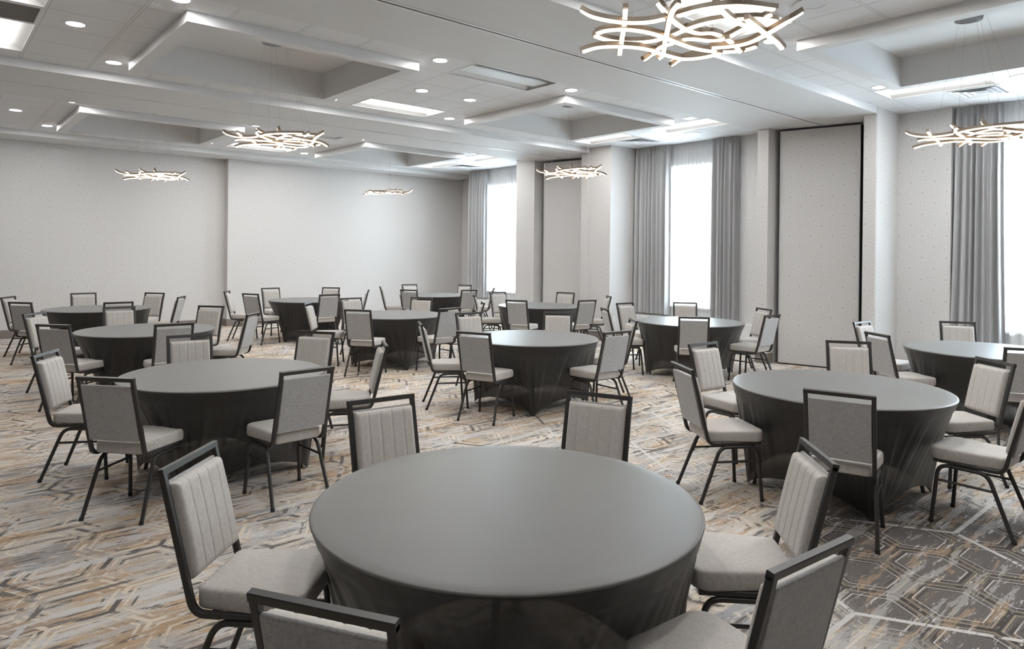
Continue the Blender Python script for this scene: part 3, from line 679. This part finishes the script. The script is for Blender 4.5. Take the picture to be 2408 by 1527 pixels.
def slot(a):
    a = (a + PI) % (2 * PI) - PI
    ref = ((2.15, 'left side', 'front seen at an angle'), (1.05, 'near left side', 'seen from behind'), (0.0, 'near right side', 'seen from behind'), (-.95, 'right side', 'seen almost edge-on'), (-2.1, 'far right side', 'facing the camera'), (3.14, 'far left side', 'facing the camera'))
    return min(ref, key=lambda q: abs((a - q[0] + PI) % (2 * PI) - PI))
for (i, t, x, y, a) in CH:
    o = chair0 if first else copy_tree(chair0); first = False
    o.location = (x, y, 0); o.rotation_euler.z = -a
    _, s, how = slot(a)
    tag(o, 'grey chair at the %s of %s' % (s, TD[t]), 'chair', 'chairs around ' + TD[t])

# ------------------------------------------------------------------ tables and stretch covers
TB = {1: (1.78, 2.069, 0), 2: (5.233, 2.271, R(-3)), 3: (8.579, 2.197, R(4)), 4: (5.358, 5.823, R(4)), 5: (8.502, 5.833, R(12)), 6: (5.542, 9.163, R(30)), 7: (5.764, 12.745, R(-21)),
      8: (8.703, 12.732, R(7)), 9: (8.653, 9.221, R(-8)), 10: (1.834, 5.604, R(8)), 11: (2.068, 9.13, R(-5)), 12: (2.159, 12.706, R(15))}
def make_table():
    r = empty('round_table', (0, 0, 0))
    b = BM(); disc(b, 0, 0, .735, .757, .738, 64); obj('tabletop', b, 'wood', r)
    for k in range(4):
        a = R(45 + 90 * k); c, s = math.cos(a), math.sin(a)
        obj('leg', sweep(BM(), [(.42 * c, .42 * s, .728), (.60 * c, .60 * s, .03), (.605 * c, .605 * s, .0)], circ(.014, 10)), 'bronze', r)
    return r
def make_cloth():
    root = empty('tablecloth', (0, 0, 0)); RR, ZT = .762, .765
    N = 384; rnd = random.Random(5)
    b = BM(); L = []
    for rr, z in ((.25, ZT), (.5, ZT), (.7, ZT), (.748, ZT), (.756, ZT - .0015), (.7605, ZT - .005), (.762, ZT - .010)):
        L.append([b.verts.new((rr * math.cos(2 * PI * k / 128), rr * math.sin(2 * PI * k / 128), z)) for k in range(128)])
    b.faces.new(L[0])
    for a, c in zip(L, L[1:]):
        for k in range(128): b.faces.new((a[k], a[(k + 1) % 128], c[(k + 1) % 128], c[k]))
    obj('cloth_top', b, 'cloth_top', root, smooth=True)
    ph = [rnd.uniform(0, 6.28) for _ in range(8)]
    b = BM(); L = []
    ts = [0, .02, .06, .10, .125, .15, .18, .24, .32, .42, .52, .62, .72, .82, .90, .96, 1.0]
    for t in ts:
        row = []
        for k in range(N):
            q = k * 4 / N; leg = round(q); s = (q - leg) * 2          # -1..1 around each foot
            at = (q * PI / 2) + PI / 4
            top = Vector((RR * math.cos(at), RR * math.sin(at), ZT - .009))
            # bottom: gathered at the foot, then along the hem towards the next foot
            fa = leg * PI / 2 + PI / 4; F = Vector((.655 * math.cos(fa), .655 * math.sin(fa), 0))
            w = abs(s); g = 0 if w < .12 else ((w - .12) / .88) ** 1.7
            n2 = fa + math.copysign(PI / 4, s); mid = Vector((.50 * math.cos(n2), .50 * math.sin(n2), 0))
            F2 = F + Vector((-math.sin(fa), math.cos(fa), 0)) * math.copysign(min(w / .12, 1) * .022, s)
            bot = F2.lerp(mid, g); bot.z = .003 + .125 * math.sin(min(g, 1) * PI / 2) ** .55
            p = top.lerp(bot, t)
            # slight inward sag of the stretched fabric
            rad = Vector((p.x, p.y, 0)); rn = rad.normalized()
            p -= rn * .022 * math.sin(PI * t) * (1 - .4 * w)
            env = math.sin(PI * min(1, max(0, (t - .12) / .88)) ** .8) if t > .12 else 0
            if 0 < t < .12: env = .12
            f = (math.sin(s * 15 + ph[leg % 4]) * .6 + math.sin(s * 31 + ph[4 + leg % 4]) * .35 + math.sin(s * 57) * .2) * (1 - w) ** .6
            p += rn * .017 * env * f
            if .10 <= t <= .15: p += rn * (.003 if t < .12 else -.002 if t > .13 else 0)
            p.z += .006 * math.sin(k * .23 + ph[2]) * (1 if .11 < t < .14 else 0)
            row.append(b.verts.new(p))
        L.append(row)
    for a, c in zip(L, L[1:]):
        for k in range(N): b.faces.new((a[k], a[(k + 1) % N], c[(k + 1) % N], c[k]))
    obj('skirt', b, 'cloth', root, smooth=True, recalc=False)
    return root
tab0, cl0 = make_table(), make_cloth()
TL = {1: 'round table under the largest dark cloth, nearest the camera', 2: 'round cloth-covered table in the right foreground', 3: 'round cloth-covered table cut by the right edge', 4: 'round cloth-covered table at the centre of the room',
      5: 'round cloth-covered table before the middle window', 6: 'round cloth-covered table centre-left, two rows behind the front one', 7: 'round cloth-covered table at the back by the wall jog', 8: 'farthest round cloth-covered table near the far window',
      9: 'round cloth-covered table before the far pocket panel', 10: 'round cloth-covered table in the left foreground', 11: 'round cloth-covered table second back on the left', 12: 'round cloth-covered table at the rear left by the far wall'}
for k, (x, y, rz) in TB.items():
    t = tab0 if k == 1 else copy_tree(tab0); c = cl0 if k == 1 else copy_tree(cl0)
    for o in (t, c): o.location = (x, y, 0); o.rotation_euler.z = rz
    tag(t, TL[k], 'table', 'round banquet tables')
    tag(c, 'black stretch cover over ' + TD[k], 'tablecloth', 'black stretch table covers')
